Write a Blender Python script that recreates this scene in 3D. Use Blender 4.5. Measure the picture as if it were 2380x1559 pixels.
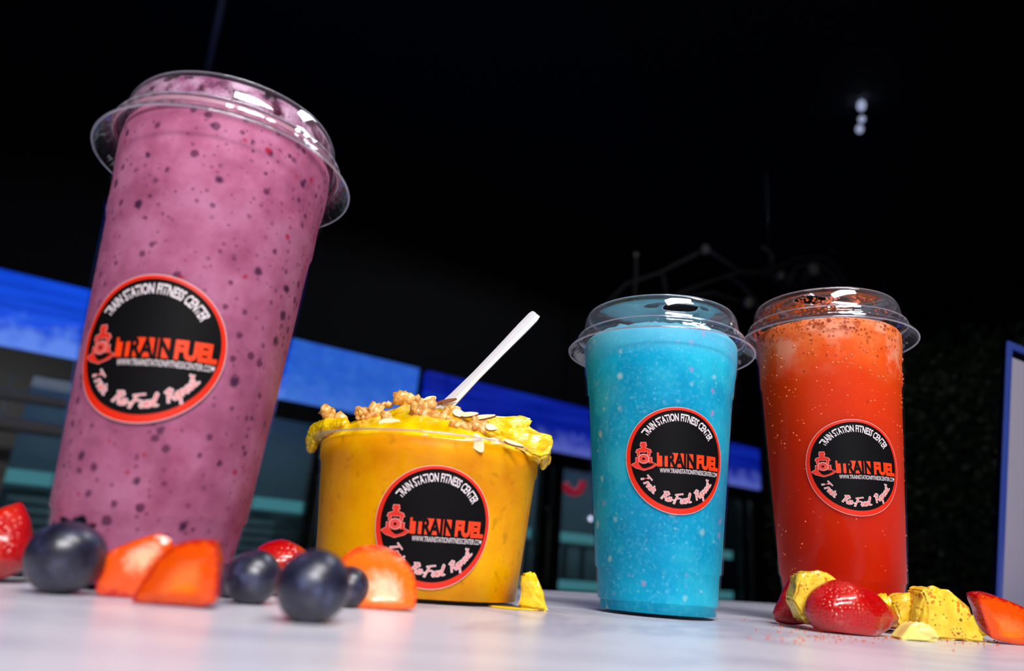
import bpy, bmesh, math, random
from mathutils import Vector, Matrix, Euler, noise
R = math.radians
random.seed(11)
S = bpy.context.scene
col = S.collection
for o in list(bpy.data.objects): bpy.data.objects.remove(o)

# ------------------------------------------------------------------ camera
T = 0.92                      # height of the table top above the floor
HC = 0.01955                  # lens height above the table
FPX = 1667.1
PITCH, ROLL = R(17.86), R(4.44)
fw = Vector((0, math.cos(PITCH), math.sin(PITCH)))
up0 = Vector((0, -math.sin(PITCH), math.cos(PITCH))); rt0 = Vector((1, 0, 0))
up = up0*math.cos(ROLL) - rt0*math.sin(ROLL)
rt = rt0*math.cos(ROLL) + up0*math.sin(ROLL)
CAM = Vector((0, 0, T+HC))
cd = bpy.data.cameras.new('camera'); cam = bpy.data.objects.new('camera', cd); col.objects.link(cam)
cam.matrix_world = Matrix(((rt.x, up.x, -fw.x, CAM.x), (rt.y, up.y, -fw.y, CAM.y), (rt.z, up.z, -fw.z, CAM.z), (0, 0, 0, 1)))
cd.sensor_width = 36; cd.lens = 36*FPX/2380; cd.clip_start = 0.005; cd.clip_end = 60
cd.dof.use_dof = True; cd.dof.focus_distance = 0.425; cd.dof.aperture_fstop = 5.6
S.camera = cam

# ------------------------------------------------------------------ world, lights, exposure
w = bpy.data.worlds.new('world'); S.world = w; w.use_nodes = True
w.node_tree.nodes['Background'].inputs[0].default_value = (0.5, 0.55, 0.75, 1)
w.node_tree.nodes['Background'].inputs[1].default_value = 0.004
S.view_settings.view_transform = 'Standard'; S.view_settings.look = 'None'
S.view_settings.gamma = 1; S.view_settings.use_curve_mapping = False
S.view_settings.exposure = 0.0
KEY = dict(loc=(0.42, -0.42, T+1.35), aim=(0.05, 0.36, T), size=(0.80, 0.20), power=6.0, color=(1.0, 0.965, 0.95), spread=R(105))
FILL = dict(loc=(0.20, -1.05, T+0.95), aim=(0.0, 0.38, T+.08), size=(0.80, 0.20), power=8.2, color=(1.0, 0.97, 0.97), spread=R(100))  # fill added to brighten the upright cup sides, no such lamp known

FAR = dict(loc=(0.60, 0.92, T+1.55), aim=(0.25, 0.62, T), size=(0.80, 0.20), power=3.0, color=(0.86, 0.90, 1.0), spread=R(110))  # lamp added to light the far table strip and lid rims

# ------------------------------------------------------------------ helpers
def ray(px, py):
    return fw + rt*((px-1190)/FPX) - up*((py-779.5)/FPX)
def at(px, py, y):                     # point on the ray of a photo pixel at world depth y
    d = ray(px, py); return CAM + d*(y/d.y)
def onz(px, py, z=0.0):                # point on the ray of a photo pixel at height z above the table
    d = ray(px, py); return CAM + d*((z-HC)/d.z)
def setp(o, label=None, cat=None, group=None, kind=None):
    if label: o['label'] = label
    if cat: o['category'] = cat
    if group: o['group'] = group
    if kind: o['kind'] = kind
    return o
def empty(name, loc, label, cat, group=None):
    o = bpy.data.objects.new(name, None); col.objects.link(o); o.location = loc; o.empty_display_size = .01
    return setp(o, label, cat, group)
def obj(name, bm, mats, parent=None, smooth=True, loc=None):
    me = bpy.data.meshes.new(name)
    if smooth:
        for f in bm.faces: f.smooth = True
    bm.to_mesh(me); bm.free()
    if not isinstance(mats, (list, tuple)): mats = [mats]
    for m in mats: me.materials.append(m)
    o = bpy.data.objects.new(name, me); col.objects.link(o)
    if parent: o.parent = parent
    if loc is not None: o.location = loc
    return o
def sharp(o, ang=35):
    me = o.data
    bm = bmesh.new(); bm.from_mesh(me)
    for e in bm.edges:
        if len(e.link_faces) == 2 and e.calc_face_angle(0) > R(ang): e.smooth = False
    bm.to_mesh(me); bm.free(); return o
def boxv(bm, x0, x1, y0, y1, z0, z1, fr=None):
    vs = [(x, y, z) for x in (x0, x1) for y in (y0, y1) for z in (z0, z1)]
    vs = [bm.verts.new(fr(*v) if fr else v) for v in vs]
    for q in ((0, 1, 3, 2), (4, 6, 7, 5), (0, 4, 5, 1), (2, 3, 7, 6), (0, 2, 6, 4), (1, 5, 7, 3)):
        bm.faces.new([vs[i] for i in q])
    return vs
def box(name, dims, m, parent=None, fr=None, bevel=0):
    bm = bmesh.new(); boxv(bm, *dims, fr)
    bmesh.ops.recalc_face_normals(bm, faces=bm.faces)
    if bevel: bmesh.ops.bevel(bm, geom=bm.edges[:], offset=bevel, segments=2, affect='EDGES')
    return obj(name, bm, m, parent, smooth=False)
def lathe(bm, prof, n=96, closed=False, rmod=None):
    rings = []
    for r, z in prof:
        if r < 1e-6: rings.append([bm.verts.new((0, 0, z))])
        else:
            rg = []
            for i in range(n):
                a = 2*math.pi*i/n; rr = r + (rmod(a, r, z) if rmod else 0)
                rg.append(bm.verts.new((rr*math.cos(a), rr*math.sin(a), z)))
            rings.append(rg)
    seq = list(zip(rings, rings[1:])) + ([(rings[-1], rings[0])] if closed else [])
    for a, b in seq:
        if len(a) == 1 and len(b) == 1: continue
        for i in range(n):
            j = (i+1) % n
            if len(a) == 1: bm.faces.new((a[0], b[j], b[i]))
            elif len(b) == 1: bm.faces.new((a[i], a[j], b[0]))
            else: bm.faces.new((a[i], a[j], b[j], b[i]))
    return rings
def tube(bm, pts, rads, n=8, caps=True):
    pts = [Vector(p) for p in pts]
    if not hasattr(rads, '__len__'): rads = [rads]*len(pts)
    prev = None; rings = []
    for i, p in enumerate(pts):
        t = (pts[min(i+1, len(pts)-1)] - pts[max(i-1, 0)]).normalized()
        if prev is None: x = t.orthogonal().normalized()
        else: x = (prev - t*prev.dot(t)).normalized()
        prev = x; y = t.cross(x)
        rings.append([bm.verts.new(p + (x*math.cos(2*math.pi*k/n) + y*math.sin(2*math.pi*k/n))*rads[i]) for k in range(n)])
    for a, b in zip(rings, rings[1:]):
        for k in range(n): bm.faces.new((a[k], a[(k+1) % n], b[(k+1) % n], b[k]))
    if caps:
        bm.faces.new(rings[0][::-1]); bm.faces.new(rings[-1])
def blob(bm, c, s, sub=2, amp=.15, freq=2.0, seed=0, rot=None):
    m = Matrix.Translation(c)
    if rot: m = m @ Euler(rot).to_matrix().to_4x4()
    r = bmesh.ops.create_icosphere(bm, subdivisions=sub, radius=1)
    for v in r['verts']:
        p = v.co.copy(); k = 1 + amp*noise.noise(p*freq + Vector((seed*3.7, seed*1.3, 0)))*2
        v.co = m @ Vector((p.x*k*s[0], p.y*k*s[1], p.z*k*s[2]))
    return r['verts']

# ------------------------------------------------------------------ materials
def lin(c):
    return tuple(((x/255)/12.92 if x/255 <= .04045 else ((x/255+.055)/1.055)**2.4) for x in c) + (1,)
class M:
    def __init__(s, name):
        s.m = bpy.data.materials.new(name); s.m.use_nodes = True; s.t = s.m.node_tree; s.n = s.t.nodes
        s.b = s.n['Principled BSDF']; s.out = s.n['Material Output']
    def set(s, **k):
        for a, v in k.items():
            s.b.inputs[a.replace('_', ' ')].default_value = v
        return s
    def node(s, ty, **k):
        x = s.n.new(ty)
        for a, v in k.items():
            if a in x.inputs: x.inputs[a].default_value = v
            else: setattr(x, a, v)
        return x
    def link(s, a, b): s.t.links.new(a, b)
    def coord(s, scale=(1, 1, 1), loc=(0, 0, 0)):
        tc = s.node('ShaderNodeTexCoord'); mp = s.node('ShaderNodeMapping')
        mp.inputs['Scale'].default_value = scale; mp.inputs['Location'].default_value = loc
        s.link(tc.outputs['Object'], mp.inputs[0]); return mp.outputs[0]
    def noise(s, vec, scale, detail=3, rough=.5, dist=0):
        x = s.node('ShaderNodeTexNoise'); x.inputs['Scale'].default_value = scale; x.inputs['Detail'].default_value = detail
        x.inputs['Roughness'].default_value = rough; x.inputs['Distortion'].default_value = dist
        s.link(vec, x.inputs['Vector']); return x.outputs['Fac']
    def voro(s, vec, scale, rand=1, out='Distance'):
        x = s.node('ShaderNodeTexVoronoi'); x.inputs['Scale'].default_value = scale; x.inputs['Randomness'].default_value = rand
        s.link(vec, x.inputs['Vector']); return x.outputs[out]
    def ramp(s, fac, stops):
        x = s.node('ShaderNodeValToRGB'); e = x.color_ramp.elements
        while len(e) < len(stops): e.new(.5)
        for el, (p, c) in zip(e, stops): el.position = p; el.color = c if len(c) == 4 else (*c, 1)
        s.link(fac, x.inputs[0]); return x.outputs[0]
    def mix(s, fac, a, b, mode='MIX'):
        x = s.node('ShaderNodeMix', data_type='RGBA', blend_type=mode)
        for v, i in ((fac, 0), (a, 6), (b, 7)):
            if hasattr(v, 'is_linked'): s.link(v, x.inputs[i])
            else: x.inputs[i].default_value = v
        return x.outputs[2]
    def math(s, op, a, b=0., c=None):
        x = s.node('ShaderNodeMath', operation=op)
        for v, i in ((a, 0), (b, 1), (c, 2)):
            if v is None: continue
            if hasattr(v, 'is_linked'): s.link(v, x.inputs[i])
            else: x.inputs[i].default_value = v
        return x.outputs[0]
    def base(s, c): s.link(c, s.b.inputs['Base Color']); return s
    def bump(s, h, strength=.3, dist=.001):
        x = s.node('ShaderNodeBump'); x.inputs['Strength'].default_value = strength; x.inputs['Distance'].default_value = dist
        s.link(h, x.inputs['Height']); s.link(x.outputs[0], s.b.inputs['Normal']); return s
def plain(name, c, rough=.5, **k):
    return M(name).set(Base_Color=lin(c), Roughness=rough, **k).m
def W1(v): return (v, v, v, 1)
BLK, WHT = W1(0), W1(1)

def clear_plastic(name, tint=(1, 1, 1), rough=.04, base=.03, edge=.5, power=5., painted_light=0., painted_edge_light=0.):
    a = M(name); tr = a.node('ShaderNodeBsdfTransparent'); tr.inputs[0].default_value = (*tint, 1)
    gl = a.node('ShaderNodeBsdfGlossy'); gl.inputs['Roughness'].default_value = rough; gl.inputs[0].default_value = (1, 1, 1, 1)
    lw_ = a.node('ShaderNodeLayerWeight'); lw_.inputs[0].default_value = .5; fc = lw_.outputs['Facing']
    f2 = a.math('ADD', base, a.math('MULTIPLY', a.math('POWER', fc, power), edge)); sh = tr.outputs[0]
    if painted_light or painted_edge_light:                      # pale diffuse standing in for light refracted along the edges
        df = a.node('ShaderNodeBsdfDiffuse'); df.inputs[0].default_value = lin((222, 220, 236)); tl = a.node('ShaderNodeBsdfTranslucent'); tl.inputs[0].default_value = lin((222, 220, 236))
        md = a.node('ShaderNodeMixShader'); a.link(df.outputs[0], md.inputs[1]); a.link(tl.outputs[0], md.inputs[2])
        mm = a.node('ShaderNodeMixShader'); a.link(a.math('ADD', painted_light, a.math('MULTIPLY', a.math('POWER', fc, 4.), painted_edge_light)), mm.inputs[0])
        a.link(sh, mm.inputs[1]); a.link(md.outputs[0], mm.inputs[2]); sh = mm.outputs[0]
    mx = a.node('ShaderNodeMixShader'); a.link(f2, mx.inputs[0]); a.link(sh, mx.inputs[1]); a.link(gl.outputs[0], mx.inputs[2])
    a.link(mx.outputs[0], a.out.inputs[0]); return a.m
m_shell = clear_plastic('cup plastic', (.985, .985, .99), .08, .004, .20, 6.)
m_lid = clear_plastic('lid plastic', (.975, .975, .985), .05, .035, .6, 2.4, .004, .10)
m_edge_glint = clear_plastic('painted plastic edge glint', (.9, .9, .95), .08, .10, .5, 2., .22, .35)  # pale rims paint the bright lines of light along plastic edges
m_glass = clear_plastic('door glass', (.85, .90, .92), .03, .008, .25)
m_acrylic = clear_plastic('blue edged acrylic', (.30, .42, .85), .06, .03, .6)

def liquid(name): return M(name).set(Roughness=.5, Specular_IOR_Level=.1, Subsurface_Weight=.2, Subsurface_Scale=.003, Subsurface_Radius=(1, .7, .7))
def spots(a, scale, density, rmax, off, soft=6.):
    """mask of scattered round bits: each voronoi cell holds a bit with the given chance and its own size"""
    x = a.node('ShaderNodeTexVoronoi'); x.inputs['Scale'].default_value = scale; a.link(a.coord(loc=off), x.inputs['Vector'])
    sc = a.node('ShaderNodeSeparateColor'); a.link(x.outputs['Color'], sc.inputs[0])
    rad = a.math('MULTIPLY', a.math('GREATER_THAN', density, sc.outputs[0]) if False else a.math('LESS_THAN', sc.outputs[0], density), a.math('MULTIPLY', a.math('ADD', a.math('MULTIPLY', sc.outputs[1], .75), .25), rmax))
    d = a.math('ADD', x.outputs['Distance'], a.math('MULTIPLY', a.math('SUBTRACT', a.noise(a.coord(loc=off), scale*3, 2), .5), .25))
    m = a.node('ShaderNodeMath', operation='MULTIPLY', use_clamp=True); a.link(a.math('SUBTRACT', rad, d), m.inputs[0]); m.inputs[1].default_value = soft
    return m.outputs[0]
# purple smoothie with berry skins
a = liquid('berry smoothie'); v = a.coord()
c = a.ramp(a.noise(v, 45, 4, .6), [(.3, lin((154, 76, 108))), (.5, lin((182, 102, 136))), (.7, lin((200, 128, 162)))])
c = a.mix(a.math('MULTIPLY', spots(a, 330, .5, .42, (.1, .2, .3)), .55), c, lin((112, 44, 84)))
c = a.mix(a.math('MULTIPLY', spots(a, 200, .55, .46, (.5, .1, .7)), .8), c, lin((82, 30, 70)))
c = a.mix(a.math('MULTIPLY', spots(a, 125, .24, .38, (.8, .6, .2)), .9), c, lin((54, 20, 60)))
c = a.mix(a.math('MULTIPLY', spots(a, 230, .12, .42, (.3, .9, .4)), .85), c, lin((176, 26, 58)))
a.base(c); m_purple = a.m
# blue slush
a = liquid('blue slush'); v = a.coord()
c = a.ramp(a.noise(v, 24, 3, .55), [(.33, lin((0, 150, 194))), (.5, lin((0, 168, 208))), (.68, lin((40, 192, 220)))])
gr = a.ramp(a.noise(v, 380, 3, .7), [(.5, BLK), (.75, WHT)]); c = a.mix(a.math('MULTIPLY', gr, .22), c, lin((130, 216, 230)))
c = a.mix(a.math('MULTIPLY', spots(a, 420, .35, .5, (.2, .5, .1), 3.), .25), c, lin((150, 224, 230)))
c = a.mix(a.math('MULTIPLY', spots(a, 130, .26, .40, (.7, .2, .1), 4.), .6), c, lin((196, 226, 206)))
c = a.mix(a.math('MULTIPLY', spots(a, 140, .2, .36, (.9, .2, .6), 4.), .55), c, lin((206, 116, 172)))
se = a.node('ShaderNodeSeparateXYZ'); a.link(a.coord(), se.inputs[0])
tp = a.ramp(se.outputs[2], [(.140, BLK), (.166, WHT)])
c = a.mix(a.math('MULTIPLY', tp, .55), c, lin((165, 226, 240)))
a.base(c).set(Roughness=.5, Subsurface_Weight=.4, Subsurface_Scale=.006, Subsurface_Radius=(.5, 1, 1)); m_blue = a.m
# orange drink
a = liquid('red orange drink'); v = a.coord(); se = a.node('ShaderNodeSeparateXYZ'); a.link(v, se.inputs[0])
zz = a.math('ADD', se.outputs[2], a.math('MULTIPLY', a.math('SUBTRACT', a.noise(v, 60, 3), .5), .035))
c = a.ramp(zz, [(.0, lin((206, 30, 0))), (.09, lin((220, 40, 0))), (.148, lin((234, 66, 2))), (.163, lin((236, 92, 30))), (.18, lin((238, 124, 66)))])
fo = a.ramp(a.noise(a.coord(loc=(.3, .3, 0)), 48, 3, .6), [(.50, BLK), (.62, WHT)])
band = a.ramp(se.outputs[2], [(.150, BLK), (.168, WHT)])
c = a.mix(a.math('MULTIPLY', a.math('MULTIPLY', fo, band), .65), c, lin((244, 168, 136)))
c = a.mix(a.math('MULTIPLY', a.math('MULTIPLY', spots(a, 330, .5, .42, (.1, .7, .3), 8.), a.ramp(se.outputs[2], [(.150, BLK), (.180, WHT)])), .85), c, lin((128, 38, 4)))
c = a.mix(a.math('MULTIPLY', a.math('MULTIPLY', spots(a, 420, .8, .55, (.4, .2, .3), 8.), a.ramp(zz, [(.170, BLK), (.181, WHT)])), .85), c, lin((140, 48, 4)))
c = a.mix(a.math('MULTIPLY', a.math('MULTIPLY', spots(a, 260, .12, .3, (.8, .4, .6), 8.), a.ramp(se.outputs[2], [(.10, BLK), (.16, WHT)])), .9), c, lin((70, 20, 6)))
c = a.mix(a.math('MULTIPLY', a.math('MULTIPLY', a.ramp(a.noise(a.coord(loc=(.6, .1, .3)), 210, 4, .7), [(.50, BLK), (.58, WHT)]), a.ramp(zz, [(.174, BLK), (.186, WHT)])), .85), c, lin((150, 52, 4)))
a.base(c).set(Subsurface_Weight=.6, Subsurface_Scale=.010, Subsurface_Radius=(1, .35, .2)); m_orange = a.m
# mango smoothie
a = liquid('mango smoothie'); v = a.coord()
c = a.ramp(a.noise(v, 30, 4, .6), [(.3, lin((222, 138, 0))), (.5, lin((238, 162, 0))), (.7, lin((244, 182, 0)))])
c = a.mix(a.math('MULTIPLY', a.ramp(a.noise(v, 160, 2), [(.6, BLK), (.72, WHT)]), .35), c, lin((150, 96, 0)))
a.base(c).set(Roughness=.4); m_mango = a.m
a = M('mango honey glaze').set(Roughness=.12, Subsurface_Weight=.3, Subsurface_Scale=.006, Subsurface_Radius=(1, .7, .2), Coat_Weight=.7, Coat_Roughness=.05)
v = a.coord(); c = a.ramp(a.noise(v, 90, 3), [(.35, lin((238, 170, 0))), (.6, lin((250, 205, 8)))])
a.base(c).bump(a.noise(v, 240, 3), .5, .0012); m_glaze = a.m
# fruit
a = M('strawberry skin').set(Roughness=.22, Coat_Weight=.4, Coat_Roughness=.08, Subsurface_Weight=.2, Subsurface_Scale=.003, Subsurface_Radius=(1, .3, .2))
v = a.coord(); d1 = a.voro(v, 520, .6)
c = a.ramp(d1, [(.05, lin((206, 110, 40))), (.12, lin((166, 6, 10))), (.5, lin((180, 8, 10)))])
c = a.mix(a.math('MULTIPLY', a.ramp(a.noise(v, 60, 2), [(.5, BLK), (.8, WHT)]), .5), c, lin((226, 60, 16)))
a.base(c).bump(a.math('MINIMUM', d1, .5), .55, .0016); m_straw = a.m
def cutface(name, core, mid, rim):
    a = M(name).set(Roughness=.25, Coat_Weight=.25, Coat_Roughness=.1, Subsurface_Weight=.25, Subsurface_Scale=.004, Subsurface_Radius=(1, .4, .2))
    tc = a.node('ShaderNodeUVMap'); ln = a.node('ShaderNodeVectorMath', operation='LENGTH'); a.link(tc.outputs[0], ln.inputs[0])
    f = a.math('ADD', ln.outputs[1], a.math('MULTIPLY', a.math('SUBTRACT', a.noise(tc.outputs[0], 7, 4, .65), .5), .6))
    a.base(a.ramp(f, [(.05, lin(core)), (.24, lin(core)), (.58, lin(mid)), (.86, lin(mid)), (.98, lin(rim))]))
    a.bump(a.noise(a.coord(), 500, 2), .2, .0006); return a.m
m_cut = cutface('strawberry flesh', (244, 186, 148), (226, 82, 6), (190, 14, 8))
m_cut2 = cutface('strawberry flesh deep', (232, 116, 30), (220, 76, 2), (180, 10, 6))
m_cut3 = cutface('strawberry flesh pale', (250, 205, 165), (244, 112, 10), (232, 60, 8))
a = M('blueberry skin').set(Roughness=.33, Specular_IOR_Level=.7)
v = a.coord(); c = a.ramp(a.noise(v, 160, 3, .6), [(.35, lin((20, 20, 36))), (.55, lin((34, 36, 58))), (.72, lin((66, 72, 104)))])
a.base(c).bump(a.noise(v, 700, 2), .15, .0004); m_bb = a.m
m_bbc = plain('blueberry calyx', (30, 32, 54), .6)
a = M('pineapple flesh').set(Roughness=.25, Coat_Weight=.4, Coat_Roughness=.1, Subsurface_Weight=.3, Subsurface_Scale=.005, Subsurface_Radius=(1, .8, .2))
v = a.coord((1, 1, 3)); c = a.ramp(a.noise(v, 130, 4, .6), [(.3, lin((236, 178, 4))), (.55, lin((248, 210, 26))), (.75, lin((252, 228, 84)))])
a.base(c).bump(a.noise(v, 330, 3), .45, .0012); m_pine = a.m
a = M('pineapple dusted with chilli').set(Roughness=.35, Coat_Weight=.3, Coat_Roughness=.15, Subsurface_Weight=.25, Subsurface_Scale=.004, Subsurface_Radius=(1, .8, .2))
v = a.coord(); c = a.ramp(a.noise(v, 110, 4, .6), [(.3, lin((238, 180, 20))), (.6, lin((250, 216, 70)))])
d1 = a.voro(v, 520); k1 = a.noise(v, 130, 2)
nz = a.node('ShaderNodeSeparateXYZ'); ge = a.node('ShaderNodeNewGeometry'); a.link(ge.outputs['Normal'], nz.inputs[0])
c = a.mix(a.math('MULTIPLY', a.math('LESS_THAN', d1, a.math('MULTIPLY', a.math('SUBTRACT', k1, .42), 2.6)), .75), c, lin((196, 88, 12)))
c = a.mix(a.math('MULTIPLY', a.math('LESS_THAN', a.voro(a.coord(loc=(.3, .2, .1)), 380), a.math('MULTIPLY', a.math('SUBTRACT', a.noise(a.coord(loc=(.2, .2, .6)), 110, 2), .56), 2.6)), .8), c, lin((90, 46, 10)))
a.base(c).bump(d1, .3, .0008); m_pined = a.m
m_pale = plain('pale pineapple core', (246, 226, 130), .35, Subsurface_Weight=.3, Subsurface_Scale=.004)
m_chili = plain('chilli powder', (222, 96, 16), .8)
a = M('granola').set(Roughness=.35, Coat_Weight=.35, Coat_Roughness=.12)
v = a.coord(); a.base(a.ramp(a.noise(v, 260, 3, .6), [(.3, lin((176, 108, 34))), (.5, lin((224, 164, 82))), (.72, lin((244, 206, 136)))])).bump(a.noise(v, 700, 3), .5, .0008); m_gran = a.m
m_alm = plain('almond flesh', (240, 220, 176), .35, Coat_Weight=.4)
m_almb = plain('almond skin', (124, 62, 20), .4, Coat_Weight=.5)
m_spoon = plain('white spoon plastic', (198, 198, 204), .3, Subsurface_Weight=.2, Subsurface_Scale=.004)
m_juice = plain('yellow juice', (232, 186, 6), .08, Coat_Weight=.5)
# stickers
m_sb = plain('sticker black', (9, 8, 10), .55, Specular_IOR_Level=.1); m_sr = plain('sticker red', (214, 36, 6), .38)
m_sw = plain('sticker white', (226, 214, 218), .4); m_so = plain('sticker orange red', (232, 58, 8), .38)
m_sp = plain('sticker pink', (224, 128, 122), .4); m_se = plain('sticker emblem red', (214, 44, 28), .38)
# room
a = M('white marble table').set(Roughness=.28)
v = a.coord((1, 1.6, 1)); n1 = a.noise(v, 5, 6, .6, 1.2)
a.base(a.mix(a.ramp(n1, [(.44, BLK), (.5, WHT), (.56, BLK)]), lin((208, 207, 218)), lin((182, 180, 197)))); m_table = a.m
m_black = plain('black wall paint', (14, 14, 16), .7); m_ceil = plain('black ceiling paint', (8, 8, 10), .8)
m_floor = plain('dark rubber floor', (18, 18, 20), .6); m_cab = plain('black fridge steel', (12, 12, 13), .4)
m_frame = plain('black door frame', (16, 17, 18), .35); m_grey = plain('grey rail metal', (150, 150, 158), .45)
m_in = plain('fridge lining', (96, 112, 116), .5); m_slat = plain('fridge grille', (112, 124, 132), .5)
m_darkm = plain('dark metal', (44, 44, 48), .4, Metallic=.5)
def emis(name, c, s):
    a = M(name).set(Base_Color=lin(c), Emission_Color=lin(c), Emission_Strength=s, Roughness=.5); return a.m
m_strip_glow = emis('teal shelf strip with painted glow', (86, 156, 164), .55)  # teal glow paints the light these strips only reflect
m_fill = emis('added cool fill glow', (190, 225, 235), 9.0)  # added glow that brightens the fridge interior
m_fill2 = emis('added shelf fill glow', (190, 225, 235), 4.0)  # added glow for the slats below each shelf
m_red = emis('red decal', (190, 24, 60), .35)
m_dot = emis('white indicator', (215, 220, 255), 2.0)
m_lampw = emis('cool lamp glass', (190, 200, 235), .6)
def header_mat(name, base, lite, strength, panel=None):
    a = M(name).set(Roughness=.3); v = a.coord(); se = a.node('ShaderNodeSeparateXYZ'); a.link(v, se.inputs[0])
    st = a.noise(a.coord((.6, 1, 9)), 3, 3); c = a.ramp(st, [(.38, base), (.6, tuple(min(1, x*1.5+.004) for x in base[:3])+(1,)), (.72, lite)])
    ice = a.noise(a.coord((7, 1, 9)), 1.6, 4, .6); msk = a.math('ADD', ice, a.math('MULTIPLY', se.outputs[2], -3.4))
    c = a.mix(a.ramp(msk, [(.60, BLK), (.95, W1(.8))]), c, tuple(min(1, x*1.2+.12) for x in lite[:3])+(1,))
    if panel is not None:
        pm = a.ramp(a.math('MULTIPLY', a.math('SUBTRACT', se.outputs[0], panel), 8.), [(0, BLK), (.3, W1(.75))])
        pn = a.mix(a.noise(a.coord((9, 1, 9)), 1.6, 4, .6), lin((14, 70, 190)), lin((70, 130, 215)))
        c = a.mix(pm, c, pn)
    a.base(c); a.link(c, a.b.inputs['Emission Color']); a.set(Emission_Strength=strength); return a.m

# ------------------------------------------------------------------ the room (aligned with the fridge row)
p0 = Vector((-2.2138, 2.8977, 0)); U = Vector((.82995, .55783, 0)); N = Vector((.55783, -.82995, 0))
def F(s, d, z): return p0 + U*s + N*d + Vector((0, 0, T+z))      # s along the fridges, d towards the table, z above the table
CEIL = 2.33
def struct(name, dims, m): return setp(box(name, dims, m, None, F), kind='structure')
struct('floor', (-4, 6.5, -.9, 6.5, -T-.05, -T), m_floor)
struct('ceiling', (-4, 6.5, -.9, 6.5, CEIL, CEIL+.05), m_ceil)
struct('wall_back', (-4, 6.5, -.85, -.75, -T, CEIL), m_black)
struct('wall_right', (6.36, 6.46, -.75, 6.4, -T, CEIL), m_black)
struct('wall_left', (-4.1, -4, -.85, 6.5, -T, CEIL), m_black)
struct('wall_front', (-4, 6.5, 6.4, 6.5, -T, CEIL), m_black)

# table
e0 = Vector((.0598, .7786, 0))
tb = empty('table', e0 - Vector((0, 0, 0)) - N*(-.55), 'white marble-patterned table carrying the drinks and fruit', 'table')
tb.location = (0, 0, 0)
def G(a_, b_, z): return e0 + U*a_ + N*b_ + Vector((0, 0, T+z))
box('table_top', (-1.25, 1.45, 0, 1.25, -.03, 0), m_table, tb, G, .002)
box('apron', (-1.1, 1.3, .12, 1.13, -.10, -.0305), m_darkm, tb, G)
for a_ in (-1.05, 1.2):
    for b_ in (.15, 1.05): box('leg', (a_, a_+.05, b_, b_+.05, -T, -.1005), m_darkm, tb, G)

# fridges
def fridge(s0, s1, doors, label, hm, hs, slats, decal=False):
    fr = empty('display_fridge', F((s0+s1)/2, -.35, -T), label, 'fridge', 'glass door fridges along the back wall')
    inv = Matrix.Translation(-fr.location)
    def P(name, dims, m, par=None, bevel=0):
        ff = lambda s, d, z: F(s, d, z) - fr.location
        return box(name, dims, m, par or fr, ff, bevel)
    bm = bmesh.new(); ff = lambda s, d, z: F(s, d, z) - fr.location
    for dm in ((s0, s1, -.70, -.68, -T, 1.03), (s0, s0+.03, -.68, -.05, -T, 1.03), (s1-.03, s1, -.68, -.05, -T, 1.03), (s0+.03, s1-.03, -.68, -.05, 1.0, 1.03), (s0+.03, s1-.03, -.68, -.05, -T, -T+.12)):
        boxv(bm, *dm, ff)
    bmesh.ops.recalc_face_normals(bm, faces=bm.faces); obj('cabinet', bm, m_cab, fr, False)
    P('lining', (s0+.03, s1-.03, -.679, -.66, -T+.12, 1.0), m_in)
    # header sign, built in its own frame so that its print runs along it
    L = s1 - s0
    bm = bmesh.new(); boxv(bm, -L/2, L/2, -.03, .03, -.16, .16); bmesh.ops.recalc_face_normals(bm, faces=bm.faces)
    h = obj('header_sign', bm, hm, fr, False); h['label'] = 'backlit blue header panel'
    h.rotation_euler = (0, 0, math.atan2(U.y, U.x)); h.location = F((s0+s1)/2, -.01, .91) - fr.location
    P('top_band', (s0, s1, -.05, .0, .655, .748), m_frame)
    P('added_fill_tube', (s0+.1, s1-.1, -.16, -.12, .725, .745), m_fill)  # tube added out of sight to light the interior
    for i, (d0, d1) in enumerate(doors):
        bm = bmesh.new(); ff = lambda s, d, z: F(s, d, z) - fr.location
        for dm in ((d0-.07, d0, -.05, 0, -.85, .654), (d1, d1+.07, -.05, 0, -.85, .654), (d0, d1, -.05, 0, -.85, -.78)): boxv(bm, *dm, ff)
        bmesh.ops.recalc_face_normals(bm, faces=bm.faces); df = obj('door', bm, m_frame, fr, False)
        P('glass_pane', (d0, d1, -.03, -.02, -.78, .655), m_glass, df)
        bm = bmesh.new(); tube(bm, [F(d1+.035, y_, z_) - fr.location for y_, z_ in ((.0, -.3), (.05, -.27), (.055, 0), (.055, .3), (.05, .37), (.0, .40))], .014, 8); obj('handle', bm, m_frame, df)
        for z_ in (.235, -.06):
            sh = P('shelf', (d0-.03, d1+.03, -.62, -.14, z_+.002, z_+.014), m_in); P('added_fill_tube', (d0, d1, -.18, -.165, z_-.02, z_-.008), m_fill2, sh)  # hidden tube added to brighten the slats
            P('shelf_strip', (d0-.03, d1+.03, -.14, -.125, z_-.03, z_+.028), m_strip_glow, sh)
        for k in range(5):
            if slats == 'h': P('slat', (d0+.03, d1-.03, -.40, -.36, .165-.045*k-.03, .165-.045*k), m_slat)
        if slats == 'v':
            n_ = max(2, int((d1-d0)/.16))
            for k in range(n_):
                q = d0 + .04 + (d1-d0-.05)*k/n_; P('slat', (q, q+.11, -.40, -.36, -.02, .18), m_slat)
        if decal and i == 1:
            bm = bmesh.new(); tube(bm, [F(3.245+.075*math.cos(t), -.012, .575+.065*math.sin(t)) - fr.location for t in [R(195+15*q) for q in range(13)]], .024, 8)
            obj('red_decal', bm, m_red, df)['label'] = 'red smile-shaped decal'
            bm = bmesh.new(); bmesh.ops.create_uvsphere(bm, u_segments=12, v_segments=8, radius=.013, matrix=Matrix.Translation(F(3.395, .0, .358) - fr.location)); obj('indicator_light', bm, m_dot, df)
    return fr
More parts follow.
